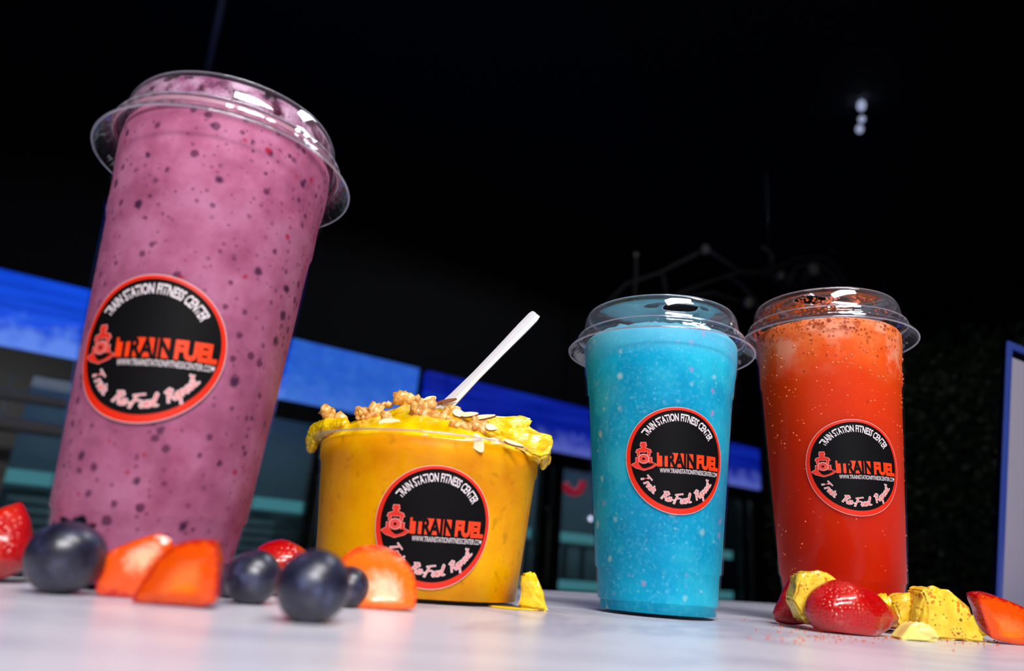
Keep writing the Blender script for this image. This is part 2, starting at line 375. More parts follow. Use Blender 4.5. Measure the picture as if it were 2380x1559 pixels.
hA = header_mat('ice header print', lin((0, 62, 196)), lin((24, 104, 214)), .85, .92)
hB = header_mat('dark ice header print', lin((4, 26, 140)), lin((12, 56, 176)), .75)
fridge(-1.35, 2.03, [(-1.2, .08), (.225, 1.50), (1.62, 1.97)], 'long fridge with bright blue lit header, behind the purple smoothie', hA, 0, 'h')
fridge(2.095, 5.14, [(2.17, 2.98), (3.15, 4.0), (4.14, 4.93)], 'fridge with darker blue lit header, between yellow tub and blue slush', hB, 0, 'v', True)

# railing in front of the left fridge
rl = empty('railing', F(-.2, .5, -T), 'grey two-bar metal railing in front of the left fridge', 'railing')
q = lambda s, z: (F(s, .5, z) - rl.location)
for nm, z_, r_ in (('top_rail', .477, .020), ('lower_rail', .375, .026)):
    bm = bmesh.new(); tube(bm, [q(-1.6, z_), q(.72, z_)], r_, 12); obj(nm, bm, m_grey, rl)
for s_ in (-1.55, -.12, .70):
    bm = bmesh.new(); tube(bm, [q(s_, -T), q(s_, .66)], .018, 10); obj('post', bm, m_grey, rl)

# leaf wall
a = M('hedge leaves').set(Roughness=.45)
a.base(a.ramp(a.noise(a.coord(), 30, 2), [(.35, lin((20, 34, 14))), (.6, lin((60, 82, 40))), (.78, lin((210, 220, 190)))])); m_leaf = a.m
lw = empty('leaf_wall', F(6.3, .8, -T), 'dark artificial leaf wall behind the orange drink', 'leaf wall')
ff = lambda s, d, z: F(s, d, z) - lw.location
box('backing', (6.30, 6.355, -.74, 3.2, -T, 2.1), plain('hedge backing', (6, 9, 5), .9), lw, ff)
bm = bmesh.new(); rnd = random.Random(4)
for i in range(9000):
    d_ = rnd.uniform(-.74, 3.2); z_ = rnd.uniform(-.5, 2.12 + .06*math.sin(d_*7)); c0 = ff(6.29 - rnd.random()*.08, d_, z_)
    rot = Euler((rnd.uniform(-.9, .9), rnd.uniform(-.9, .9), rnd.uniform(0, 6.28))).to_matrix()
    s_ = rnd.uniform(.022, .045); ax = (-U + N*rnd.uniform(-.8, .8) + Vector((0, 0, rnd.uniform(-.7, .7)))).normalized()
    e1 = ax.orthogonal().normalized(); e2 = ax.cross(e1); an = rnd.uniform(0, 6.28)
    f1 = e1*math.cos(an)+e2*math.sin(an); f2 = ax.cross(f1)
    vs = [bm.verts.new(c0 + f1*x*s_ + f2*y*s_ + ax*k*s_) for x, y, k in ((-1, 0, 0), (-.2, .5, .12), (1, 0, -.1), (-.2, -.5, .12))]
    bm.faces.new((vs[0], vs[1], vs[2])); bm.faces.new((vs[0], vs[2], vs[3]))
setp(obj('foliage', bm, m_leaf, lw), kind='stuff')

# ceiling things
cp = empty('ceiling_conduit', onz(500, 80, CEIL-.03), 'thin grey conduit on the black ceiling above the purple smoothie', 'conduit')
A_, B_ = onz(478, 185, CEIL-.03), onz(521, -20, CEIL-.03); dv = (B_-A_)
bm = bmesh.new(); tube(bm, [A_ - dv*1.2 - cp.location, B_ + dv*.6 - cp.location], .018, 10); obj('pipe', bm, m_grey, cp)
for k in (-.6, .3, 1.1):
    p_ = A_ + dv*k - cp.location; box('clip', (p_.x-.03, p_.x+.03, p_.y-.03, p_.y+.03, p_.z+.01, p_.z+.029), m_darkm, cp)
sp_ = empty('ceiling_spotlight', at(2000, 270, 2.95), 'small dim ceiling spotlight of three glass beads, upper right', 'spotlight')
o0 = sp_.location
bm = bmesh.new(); tube(bm, [Vector((0, 0, .05)), Vector((0, 0, T+CEIL-o0.z))], .008, 8); obj('stem', bm, m_darkm, sp_)
for (px, py, r_, sx) in ((2002, 245, .020, 1.5), (2003, 277, .016, 1.0), (1998, 300, .017, 1.3)):
    bm = bmesh.new(); bmesh.ops.create_uvsphere(bm, u_segments=14, v_segments=10, radius=r_, matrix=Matrix.Translation(at(px, py, 2.95)-o0) @ Matrix.Diagonal((1, 1, sx, 1))); obj('lamp_bead', bm, m_lampw, sp_)
ld = bpy.data.lights.new('added_room_light', 'SPOT'); ld.spot_size = R(176); ld.spot_blend = .15; ld.energy = 300; ld.shadow_soft_size = .012; ld.color = (.85, .9, 1); lo = bpy.data.objects.new('added_room_light', ld); col.objects.link(lo); lo.parent = sp_; lo.location = at(2002, 245, 3.02)-o0  # unseen source added behind the beads to brighten hedge, rails and branches
# hanging branches
br = empty('hanging_branches', at(1700, 640, 3.6), 'dim grey bare branches hung under the ceiling above the orange drink', 'branches')
m_twig = plain('pale dry twigs', (92, 90, 92), .7)
def Q(px, py, y=3.6): return at(px, py, y) - br.location
paths = [[(1415, 700), (1455, 660), (1530, 635), (1600, 600), (1640, 578), (1690, 612), (1740, 640), (1790, 625), (1850, 600), (1910, 595), (1955, 630), (1970, 680)],
         [(1480, 720), (1475, 680), (1478, 620), (1476, 590)], [(1560, 690), (1620, 665), (1690, 640), (1740, 628), (1790, 640)],
         [(1790, 640), (1795, 590), (1770, 572)], [(1830, 660), (1850, 620), (1900, 610), (1940, 640), (1950, 690)], [(1640, 578), (1660, 592), (1700, 615)],
         [(1690, 640), (1720, 660), (1760, 700), (1765, 735)], [(1600, 690), (1660, 680), (1720, 700)], [(1540, 640), (1550, 690), (1545, 720)]]
rnd = random.Random(9)
for k, pa in enumerate(paths):
    y = 3.5 + .2*rnd.random(); bm = bmesh.new()
    tube(bm, [Q(*p, y) for p in pa], [.012 - .007*i/len(pa) for i in range(len(pa))], 6); obj('branch', bm, m_twig, br)
bm = bmesh.new()
for k in range(60):
    c_ = Q(rnd.gauss(1890, 45), rnd.gauss(640, 22), 3.5+.2*rnd.random()); e_ = c_ + Vector((rnd.uniform(-.08, .08), rnd.uniform(-.05, .05), rnd.uniform(-.14, .02)))
    tube(bm, [c_, (c_+e_)/2+Vector((0, 0, .02)), e_], .0035, 4)
setp(obj('twigs', bm, m_twig, br), kind='stuff')
for px, py, r_ in ((1640, 580, .022), (1890, 625, .03), (1740, 703, .024), (1815, 640, .02), (1478, 592, .012)):
    bm = bmesh.new(); blob(bm, Q(px, py, 3.5), (r_, r_, r_*1.2), 2, .2, 2, px); obj('seed_head', bm, plain('pale seed head', (190, 182, 170), .6) if px == 1640 else bpy.data.materials['pale seed head'], br)
bm = bmesh.new(); tube(bm, [Q(1790, 640, 3.6), Vector((Q(1790, 640, 3.6).x, Q(1790, 640, 3.6).y, T+CEIL-br.location.z))], .003, 6); obj('cord', bm, m_darkm, br)

# lamps over the table
def pendant(k, label):
    d = k; e = empty('unseen_lamp', d['loc'], label, 'lamp', 'linear pendant lamps over the table')
    dr = Vector(d['aim']) - Vector(d['loc']); q_ = dr.to_track_quat('-Z', 'Y'); e.rotation_mode = 'QUATERNION'; e.rotation_quaternion = q_
    sx, sy = d['size']; box('housing', (-sx/2-.02, sx/2+.02, -sy/2-.02, sy/2+.02, .012, .05), m_darkm, e, None, .004)
    ld = bpy.data.lights.new('lamp_light', 'AREA'); ld.shape = 'RECTANGLE'; ld.size, ld.size_y = sx, sy; ld.energy = d['power']; ld.color = d['color']; ld.spread = d['spread']
    lo = bpy.data.objects.new('lamp_light', ld); col.objects.link(lo); lo.parent = e
    iv = q_.to_matrix().inverted()
    for sgn in (-1, 1):
        bm = bmesh.new(); a0 = Vector((sgn*sx*.4, 0, .05)); g = q_.to_matrix() @ a0 + Vector(d['loc']); tube(bm, [a0, a0 + iv @ Vector((0, 0, T+CEIL-g.z))], .003, 6)
        obj('suspension_cable', bm, m_darkm, e)
pendant(KEY, 'bright linear pendant lamp above the right side of the table')
pendant(FAR, 'added unseen cool lamp above the far side of the table')
pendant(FILL, 'added unseen fill lamp at the near end of the table')

# ------------------------------------------------------------------ stickers
def text2d(s, bold=0.0):
    cu = bpy.data.curves.new('t', 'FONT'); cu.body = s; cu.offset = bold; cu.resolution_u = 3; cu.align_x = 'LEFT'
    ob = bpy.data.objects.new('t', cu); col.objects.link(ob)
    me = bpy.data.meshes.new_from_object(ob); vs = [(v.co.x, v.co.y) for v in me.vertices]; fs = [tuple(p.vertices) for p in me.polygons]
    bpy.data.objects.remove(ob); bpy.data.curves.remove(cu); bpy.data.meshes.remove(me); return vs, fs
_cache = {}
def text_in(s, x0, x1, y0, y1, bold=.02):        # letters fitted into a box
    if s not in _cache: _cache[s] = text2d(s, bold)
    vs, fs = _cache[s]; a0 = min(v[0] for v in vs); a1 = max(v[0] for v in vs); b0 = min(v[1] for v in vs); b1 = max(v[1] for v in vs)
    return [(x0+(v[0]-a0)/(a1-a0)*(x1-x0), y0+(v[1]-b0)/(b1-b0)*(y1-y0)) for v in vs], fs
GL = {'T': (.62, [[(-.05, .93), (.65, 1.02)], [(.34, 1), (.16, 0)]]), 'r': (.30, [[(.04, .5), (0, 0)], [(.02, .28), (.14, .5), (.28, .46)]]),
 'a': (.40, [[(.30, .42), (.16, .5), (.02, .25), (.1, .02), (.24, .15), (.32, .46), (.28, .08), (.38, .02)]]), 'i': (.16, [[(.04, .48), (0, .08), (.1, .0)], [(.07, .68), (.1, .72)]]),
 'n': (.36, [[(.02, .5), (-.02, 0)], [(0, .3), (.16, .5), (.26, .4), (.24, 0)]]), '.': (.16, [[(0, .0), (.04, .03)]]),
 'R': (.56, [[(.12, 0), (.14, 1)], [(-.06, .86), (.28, 1.04), (.46, .84), (.32, .56), (.1, .5)], [(.2, .5), (.54, 0)]]),
 'e': (.34, [[(.02, .22), (.26, .3), (.24, .5), (.08, .46), (.0, .2), (.12, 0), (.32, .1)]]), '-': (.26, [[(0, .26), (.2, .28)]]),
 'F': (.62, [[(.08, -.1), (.18, 1)], [(-.06, .92), (.66, 1.06)], [(.12, .5), (.44, .56)]]), 'u': (.36, [[(.02, .5), (.0, .14), (.1, 0), (.24, .12), (.28, .5), (.28, 0)]]),
 'l': (.22, [[(0, .1), (.2, .86), (.14, 1.02), (.06, .8), (.04, .1), (.14, 0)]]), 'p': (.36, [[(.02, .5), (-.06, -.5)], [(0, .38), (.18, .5), (.28, .3), (.15, .04), (0, .1)]]),
 't': (.24, [[(.12, .95), (.05, .1), (.15, 0)], [(-.1, .62), (.28, .68)]])}
def ribbon(pts, w):
    vs, fs = [], []
    for (xa, ya), (xb, yb) in zip(pts, pts[1:]):
        dx, dy = xb-xa, yb-ya; l = math.hypot(dx, dy) or 1; nx, ny = -dy/l*w, dx/l*w; ex, ey = dx/l*w*.7, dy/l*w*.7
        b = len(vs); vs += [(xa-ex+nx, ya-ey+ny), (xa-ex-nx, ya-ey-ny), (xb+ex-nx, yb+ey-ny), (xb+ex+nx, yb+ey+ny)]; fs.append((b, b+1, b+2, b+3))
    return vs, fs
def script(word, w):
    vs, fs = [], []; x = 0
    for ch in word:
        adv, strokes = GL[ch]
        for s in strokes:
            v_, f_ = ribbon([(x+p[0]+p[1]*.22, p[1]) for p in s], w); b = len(vs); vs += v_; fs += [tuple(i+b for i in f) for f in f_]
        x += adv
    return vs, fs, x
def disc_grid(r0, r1, nr, na, c=(0, 0), r1c=None):
    vs, fs = [], []
    for i in range(nr+1):
        for k in range(na):
            t = 2*math.pi*k/na
            if r1c: # ring between an offset inner circle and a centred outer one
                ix, iy = c[0]+r0*math.cos(t), c[1]+r0*math.sin(t); ox, oy = r1*math.cos(t), r1*math.sin(t); f = i/nr
                vs.append((ix+(ox-ix)*f, iy+(oy-iy)*f))
            else:
                r = r0+(r1-r0)*i/nr; vs.append((c[0]+r*math.cos(t), c[1]+r*math.sin(t)))
    for i in range(nr):
        for k in range(na): fs.append((i*na+k, (i+1)*na+k, (i+1)*na+(k+1) % na, i*na+(k+1) % na))
    return vs, fs
def merge(*parts):
    vs, fs = [], []
    for v_, f_ in parts: b = len(vs); vs += list(v_); fs += [tuple(i+b for i in f) for f in f_]
    return vs, fs
def xf(p, sx, sy, ox, oy): return [(v[0]*sx+ox, v[1]*sy+oy) for v in p[0]], p[1]
def poly(pts): return list(pts), [tuple(range(len(pts)))]
def grid_rect(x0, x1, y0, y1, n): return [(x0+(x1-x0)*i/n, y) for i in range(n+1) for y in (y0, y1)], [(2*i, 2*i+2, 2*i+3, 2*i+1) for i in range(n)]
def mirror(pts): return pts + [(-x, y) for x, y in reversed(pts)]
def emblem(g):                                   # steam engine seen from the front, g = growth of the outline
    P_ = []
    P_.append(poly(mirror([(-.10-g, 1.0+g), (-.14-g, .84-g), (-.08-g, .82-g), (-.11-g, .5-g)])))            # chimney
    P_.append(poly(mirror([(-.1, .70+g), (-.30-g, .60+g), (-.36-g, .48-g), (-.2, .52-g), (-.1, .5)])))       # roof
    for sg in (-1, 1): P_.append(poly([(sg*(.30+g), .54), (sg*(.27+g), .28-g), (sg*(.19-g), .30-g), (sg*(.2-g), .54)][::sg]))
    P_.append(disc_grid(0.001, .245+g, 1, 28, (0, .12)))
    for sg in (-1, 1): P_.append(poly([(sg*(.36+g), .18+g), (sg*(.36+g), -.12), (sg*(.26-g), -.12), (sg*(.26-g), .18+g)][::sg]))
    P_.append(poly(mirror([(-.20, .0), (-.36, -.06+g), (-.54-g, -.16+g*.5), (-.56-g, -.22), (-.40, -.36-g), (-.16, -.44-g), (0, -.50-g)])[:-1]))
    return merge(*P_)
def make_sticker(parent, c_r, zr, theta, z0, Rr, rot, label):
    """parent: cup root; c_r: function radius(z); zr slope; sticker wraps on the cone."""
    k = (c_r(z0+.01)-c_r(z0-.01))/.02; cs = 1/math.sqrt(1+k*k); cr, sr = math.cos(rot), math.sin(rot)
    st = bpy.data.objects.new('sticker', None); col.objects.link(st); st.parent = parent; st.empty_display_size = .005; st['label'] = label
    r0 = c_r(z0); org = Vector((r0*math.cos(theta), r0*math.sin(theta), z0)); st.location = org
    def put(name, shape, m, lift):
        vs, fs = shape; bm = bmesh.new(); out = []
        for x, y in vs:
            X, Y = (x*cr-y*sr)*Rr, (x*sr+y*cr)*Rr; z = z0+Y*cs; r = c_r(z)+lift; t = theta+X/r0
            out.append(bm.verts.new(Vector((r*math.cos(t), r*math.sin(t), z))-org))
        for f in fs:
            try: bm.faces.new([out[i] for i in f])
            except ValueError: pass
        bmesh.ops.recalc_face_normals(bm, faces=bm.faces)
        return obj(name, bm, m, st)
    lo = .0002
    put('clear_border', disc_grid(.98, .996, 1, 96), m_sw, lo)
    put('red_ring', disc_grid(.89, .989, 3, 96, (.008, .026), True), m_sr, lo+.00003)
    put('black_disc', disc_grid(.0005, .912, 14, 96, (.008, .026)), m_sb, lo+.00006)
    s = 'TRAIN STATION FITNESS CENTER'
    vs, fs = text_in('TRAIN STATION FITNESS CENTER', 0, 1, 0, 1, .022); a0, a1 = R(146), R(32)
    cv = [((.695+.15*y)*math.cos(a0+(a1-a0)*x)+.015, (.695+.15*y)*math.sin(a0+(a1-a0)*x)+.03) for x, y in vs]
    put('arched_lettering', (cv, fs), m_sw, lo+.00016)
    put('name_block', grid_rect(-.40, .33, -.135, .125, 8), m_so, lo+.00012)
    put('name_lettering_dark', text_in('TRAIN', -.36, .33, -.14, .13, .045), m_sb, lo+.0002)
    put('name_lettering', text_in('FUEL', .355, .885, -.145, .125, .06), m_so, lo+.0002)
    put('web_address', text_in('WWW.TRAINSTATIONFITNESSCENTER.COM', -.35, .87, -.25, -.165, .004), m_sw, lo+.00016)
    eb = lambda g: xf(emblem(g), .41, .345, -.645, -.035)
    put('emblem_outline', eb(.03), m_sp, lo+.00012); put('emblem', eb(0), m_se, lo+.00018)
    put('emblem_lines', xf(merge(disc_grid(.20, .245, 1, 28, (0, .12)), disc_grid(.115, .135, 1, 20, (0, .12))), .41, .345, -.645, -.035), m_sp, lo+.00024)
    put('emblem_hub', xf(disc_grid(.001, .06, 1, 12, (0, .12)), .41, .345, -.645, -.035), m_sb, lo+.0003)
    wd, cr_ = [], []
    for word, amid, span in (('Train.', R(221), R(28)), ('Re-Fuel.', R(266), R(45)), ('Repeat.', R(312), R(35))):
        for lst, wdt in ((wd, .095), (cr_, .04)):
            vs, fs, adv = script(word, wdt)
            o_ = []
            for x, y in vs:
                an = amid + (x/adv-.5)*span; rad = .82 - .155*y
                o_.append((rad*math.cos(an)+.015, rad*math.sin(an)+.03))
            lst.append((o_, fs))
    put('motto_outline', merge(*wd), m_sw, lo+.00014); put('motto_lettering', merge(*cr_), m_sp if False else m_sm, lo+.0002)
m_sm = plain('sticker motto red', (222, 92, 84), .4)

# ------------------------------------------------------------------ lidded cups
def interp(prof, z):
    for (ra, za), (rb, zb) in zip(prof, prof[1:]):
        if za <= z <= zb: return ra+(rb-ra)*(z-za)/(zb-za+1e-9)
    return prof[-1][0]
def cup_profile(zr, rr, zs, rs, zl, zrim):
    return [(.0330, 0.0), (.0333, .0008), (.0331, .0062), (.0343, .0070), (.0345, .0075), (rr-.0010, zr-.0012), (rr, zr), (rs, zs), (rs+.0008, zs+.0010),
            (.0463, zl-.0006), (.0467, zl+.0006), (.0475, zrim-.012), (.0480, zrim-.002), (.0488, zrim), (.0482, zrim+.0008)]
def lid_bm(zk, zu, zt, hole):
    bm = bmesh.new()
    rib = lambda a, r, z: .00035*math.cos(a*44) if (.049 < r < .0555 and z < zu) else 0
    pr = [(.0568, zk-.0004), (.0571, zk), (.0568, zk+.0006), (.0545, zk+.0035), (.0522, zk+.0052), (.0514, zk+.0070), (.0516, zu-.0008), (.0508, zu), (.0494, zu+.0003), (.0489, zu+.0012),
          (.0484, zu+.0040), (.0470, zt-.0028), (.0461, zt-.0010), (.0449, zt), (.0438, zt-.0006), (.0432, zt-.0012), (.0427, zt-.0017), (.0418, zt-.0018)]
    rings = lathe(bm, pr, 132, rmod=rib); last = rings[-1]; n = 132; zt2 = zt-.0018
    hx, hy, ha, hw, hh = hole
    inner = []
    for i in range(n):
        t = 2*math.pi*i/n; x = hw*math.copysign(abs(math.cos(t-ha))**.7, math.cos(t-ha)); y = hh*math.copysign(abs(math.sin(t-ha))**.7, math.sin(t-ha))
        inner.append((hx+x*math.cos(ha)-y*math.sin(ha), hy+x*math.sin(ha)+y*math.cos(ha)))
    pv = last
    for f, dz in ((.5, 0), (.9, 0), (.96, .0012), (1.0, .0006)):
        cur = []
        for i in range(n):
            o_ = last[i].co; cur.append(bm.verts.new((o_.x+(inner[i][0]-o_.x)*f, o_.y+(inner[i][1]-o_.y)*f, zt2+dz)))
        for i in range(n): bm.faces.new((pv[i], pv[(i+1) % n], cur[(i+1) % n], cur[i]))
        pv = cur
    # inner wall so that the lid has thickness
    bmesh.ops.recalc_face_normals(bm, faces=bm.faces)
    bmesh.ops.solidify(bm, geom=bm.faces[:], thickness=.0004)
    return bm, zk, zu, zt, [Vector((x, y, zt2+.0004)) for x, y in inner[::2]]
def make_cup(name, label, xy, prof, liq_prof, m_liq, lid, theta, z0, rot, slabel, cyl, scale=1.0):
    c = empty(name, (xy[0], xy[1], T+.0003), label, 'drink'); c.scale = (scale,)*3
    bm = bmesh.new(); t_ = .0007
    lathe(bm, [(0, 0)] + prof + [(r-t_, z) for r, z in reversed(prof[1:])] + [(0, .0012)], 128)
    bmesh.ops.recalc_face_normals(bm, faces=bm.faces); sharp(obj('cup_shell', bm, m_shell, c), 40)
    bm = bmesh.new(); lathe(bm, liq_prof, 112)
    bmesh.ops.recalc_face_normals(bm, faces=bm.faces); lq = obj('drink', bm, m_liq, c)
    l = obj('lid', lid[0], m_lid, c)
    for nm, r_, z_, w_ in (('skirt_edge_glint', .0569, lid[1], .00055), ('bead_edge_glint', .0512, lid[2]-.0003, .00035), ('dome_edge_glint', .0452, lid[3]-.0002, .0003)):  # rings that paint bright lines of light on the lid edges
        bm = bmesh.new(); lathe(bm, [(r_+w_*math.cos(2*math.pi*i/8), z_+w_*math.sin(2*math.pi*i/8)) for i in range(8)], 120, closed=True); obj(nm, bm, m_edge_glint, l)
    bm = bmesh.new(); tube(bm, lid[4]+lid[4][:2], .0004, 6, False); obj('straw_hole_edge_glint', bm, m_edge_glint, l)
    make_sticker(c, cyl, 0, theta, z0, .0291, rot, slabel)
    return c, lq, l
def liq_from(prof, top, gap=.0012):
    return [(0, .0016)] + [(r-gap, max(z, .0016)) for r, z in prof if z < top[0][1]-.001] + top + ([] if top[-1][0] == 0 else [(0, top[-1][1])])
TALL = cup_profile(.0278, .0378, .1507, .0449, .1690, .1890)
SHORT = cup_profile(.0241, .0365, .1247, .0444, .1372, .1570)
cone_t = lambda z: .0378+(z-.0278)*(.0449-.0378)/(.1507-.0278)
cone_s = lambda z: .0365+(z-.0241)*(.0444-.0365)/(.1247-.0241)

# purple smoothie
cu, lq, ld = make_cup('smoothie_cup', 'tall clear cup of purple berry smoothie with dark specks, nearest at left', (-.1477, .3199), TALL,
    liq_from(TALL, [(.0466, .1885), (.0462, .1930), (.0440, .1970), (.03, .2000), (0, .201)]), m_purple, lid_bm(.1838, .1942, .2090, (.0, .0, R(20), .012, .007)), -1.5072, .0874, R(3.3), 'round black and red sticker', cone_t, 1.05)
a = M('smoothie smear'); tr = a.node('ShaderNodeBsdfTransparent'); v = a.coord(); a.set(Roughness=.4, Base_Color=lin((176, 112, 150)))
f = a.ramp(a.noise(v, 75, 4, .65), [(.40, BLK), (.50, WHT)]); mx = a.node('ShaderNodeMixShader'); a.link(f, mx.inputs[0]); a.link(tr.outputs[0], mx.inputs[1]); a.link(a.b.outputs[0], mx.inputs[2]); a.link(mx.outputs[0], a.out.inputs[0]); m_smear = a.m
a.base(a.ramp(a.noise(a.coord(loc=(.2, 0, 0)), 120, 3), [(.35, lin((160, 90, 130))), (.65, lin((222, 184, 208)))]))
bm = bmesh.new(); lathe(bm, [(.0476, .1955), (.0474, .1990), (.0462, .2050), (.0452, .2066), (.044, .2070), (.0428, .2060), (.0416, .2058), (.02, .2058)], 96)
obj('lid_smear', bm, m_smear, ld)['label'] = 'smoothie smeared inside the lid'
bm = bmesh.new(); lathe(bm, [(.0500, .1912), (.0505, .1930), (.0496, .1936)], 96); obj('lid_smear', bm, plain('smoothie in lid bead', (206, 150, 168), .4), ld)

# blue slush
mnd = [(.0464, .1566), (.0455, .1580), (.0430, .1598), (.036, .1618), (.024, .1636), (.010, .1645), (0, .1646)]
cu, lq, ld = make_cup('slush_cup', 'clear cup of bright blue frozen slush with lid, third from left', (.0937, .4314), SHORT,
    liq_from(SHORT, mnd), m_blue, lid_bm(.1524, .1612, .1762, (.006, -.0285, R(-3), .0105, .0075)), -1.5224, .0814, R(1.4), 'round black and red sticker', cone_s)
for v_ in lq.data.vertices:
    if v_.co.z > .1585:
        v_.co.z += .0022*noise.noise(v_.co*260); v_.co.z += .001*noise.noise(v_.co*700)

# orange drink
cu, lq, ld = make_cup('drink_cup', 'tall clear cup of red-orange drink with chilli specks, rightmost cup', (.2195, .4737), TALL,
    liq_from(TALL, [(.0466, .1850), (.0455, .1870), (.0, .1872)]), m_orange, lid_bm(.1838, .1936, .2080, (-.019, -.022, R(8), .0105, .0085)), -1.7038, .0923, R(1.4), 'round black and red sticker', cone_t)
bm = bmesh.new(); rnd = random.Random(3)
for i in range(420):
    z = rnd.choice((rnd.uniform(.012, .17), rnd.uniform(.10, .178))); t = rnd.uniform(-math.pi, 0)
    if z < .05: t = rnd.choice((rnd.uniform(-.55, -.0), rnd.uniform(-3.1, -2.6), t))
    r = interp(TALL, z)-.0011; s_ = rnd.choice((.00022, .0003, .0004, .0006)) * (1.4 if z > .15 else 1)
    bmesh.ops.create_icosphere(bm, subdivisions=1, radius=s_, matrix=Matrix.Translation((r*math.cos(t), r*math.sin(t), z)))
setp(obj('bubbles', bm, plain('drink bubbles', (236, 120, 70), .12, Coat_Weight=.6), cu), kind='stuff')
a = M('chilli smear'); tr = a.node('ShaderNodeBsdfTransparent'); v = a.coord(); a.set(Roughness=.5)
a.base(a.ramp(a.noise(v, 300, 2), [(.35, lin((150, 50, 6))), (.6, lin((214, 92, 14)))])); se = a.node('ShaderNodeSeparateXYZ'); a.link(v, se.inputs[0])
th = a.math('ADD', .13, a.math('MULTIPLY', a.ramp(a.math('ADD', .5, a.math('MULTIPLY', se.outputs[0], -9.)), [(.1, BLK), (.9, WHT)]), .33))
f = a.math('LESS_THAN', a.voro(v, 520), a.math('MULTIPLY', a.math('ADD', a.math('SUBTRACT', a.noise(v, 120, 2), .62), th), 1.5))
mx = a.node('ShaderNodeMixShader'); a.link(f, mx.inputs[0]); a.link(tr.outputs[0], mx.inputs[1]); a.link(a.b.outputs[0], mx.inputs[2]); a.link(mx.outputs[0], a.out.inputs[0])
bm = bmesh.new(); lathe(bm, [(.0478, .1890), (.0484, .1930), (.0474, .1985), (.0466, .2020)], 96); obj('chilli_smear', bm, a.m, ld)['label'] = 'orange chilli powder stuck inside the lid'

# ------------------------------------------------------------------ yellow tub
YC = Vector((-.0412, .4162, T+.0003))
tub = empty('smoothie_tub', YC, 'wide short tub of yellow mango smoothie topped with granola and a spoon', 'drink')
yc = lambda z: .0553+(.0621-.0553)*z/.0678
ypr = [(.0548, 0), (.0553, .0008), (.0621, .0678), (.0630, .0690), (.0634, .0780), (.0648, .0786), (.0650, .0796), (.0636, .0802)]
bm = bmesh.new(); lathe(bm, [(0, 0)] + ypr + [(r-.0008, z) for r, z in reversed(ypr[1:])] + [(0, .0014)], 128)
bmesh.ops.recalc_face_normals(bm, faces=bm.faces); sharp(obj('tub_shell', bm, m_shell, tub), 40)
bm = bmesh.new(); lathe(bm, [(0, .0018), (.0536, .0018)] + [(yc(z)-.0013, z) for z in (.002, .02, .04, .0672)] + [(.0617, .069), (.0622, .0775), (.0600, .0800), (.056, .0835), (.048, .0885), (.038, .0948), (.026, .0995), (.014, .1026), (0, .1036)], 128)
bmesh.ops.recalc_face_normals(bm, faces=bm.faces)
for f in bm.faces:
    if f.calc_center_median().z > .0770: f.material_index = 1
for v_ in bm.verts:
    if v_.co.z > .0795: v_.co += Vector((0, 0, .0022*noise.noise(v_.co*90)+.0012*noise.noise(v_.co*260)))
obj('smoothie', bm, [m_mango, m_glaze], tub)
make_sticker(tub, yc, 0, -1.3847, .0352, .0291, R(1.2), 'round black and red sticker')
bm = bmesh.new(); lathe(bm, [(.0646+.0006*math.cos(2*math.pi*i/8), .0797+.0006*math.sin(2*math.pi*i/8)) for i in range(8)], 120, closed=True); obj('rim_edge_glint', bm, m_edge_glint, tub)  # ring painting the bright line of light along the rim
# mango drips over the rim
def drip(pts, rads, par, name='mango_drip'):
    bm = bmesh.new(); n_ = 0
    for (p, q_), (ra, rb) in zip(zip(pts, pts[1:]), zip(rads, rads[1:])):
        k_ = max(2, int((q_-p).length/.0012))
        for i in range(k_+1):
            f = i/k_; n_ += 1; r_ = ra+(rb-ra)*f; blob(bm, p+(q_-p)*f-par.location, (r_, r_, r_*1.1), 2, .10, 1.5, n_*.3)
    return obj(name, bm, m_glaze, par)
yl = .408
drip([at(800, 985, .385), at(765, 992, .39), at(738, 1004, .398), at(727, 1022, .40), at(724, 1040, .402), at(722, 1046, .402)], [.003, .0048, .0050, .0042, .0030, .0016], tub)
drip([at(1262, 1050, .405), at(1268, 1068, .405), at(1262, 1084, .405)], [.003, .0034, .0018], tub)
# ------------------------------------------------------------------ toppings
def chunk(name, label, cat, loc, pts, m, group=None, amp=.0012, rot=(0, 0, 0), cuts=3, bev=.0012):
    bm = bmesh.new(); vs = [bm.verts.new(p) for p in pts]; r_ = bmesh.ops.convex_hull(bm, input=vs)
    bmesh.ops.delete(bm, geom=[g for g in r_['geom_interior'] if isinstance(g, bmesh.types.BMVert)], context='VERTS')
    bmesh.ops.dissolve_limit(bm, angle_limit=R(4), verts=bm.verts[:], edges=bm.edges[:])
    bmesh.ops.bevel(bm, geom=bm.edges[:], offset=bev, segments=2, affect='EDGES')
    bmesh.ops.triangulate(bm, faces=bm.faces[:]); bmesh.ops.subdivide_edges(bm, edges=bm.edges[:], cuts=cuts, use_grid_fill=True)
    sd = Vector((hash(label) % 97, len(label), 3)) if False else Vector((len(label)*1.7, loc[0]*900, 3))
    for v_ in bm.verts:
        v_.co += Vector((noise.noise(v_.co*160+sd), noise.noise(v_.co*160+sd+Vector((9, 0, 0))), noise.noise(v_.co*160+sd+Vector((0, 9, 0)))))*amp*1.5
    z0 = min((Euler(rot).to_matrix() @ v_.co).z for v_ in bm.verts)
    o = obj(name, bm, m, None, True, loc); o.rotation_euler = rot; sharp(o, 50)
    return setp(o, label, cat, group), z0
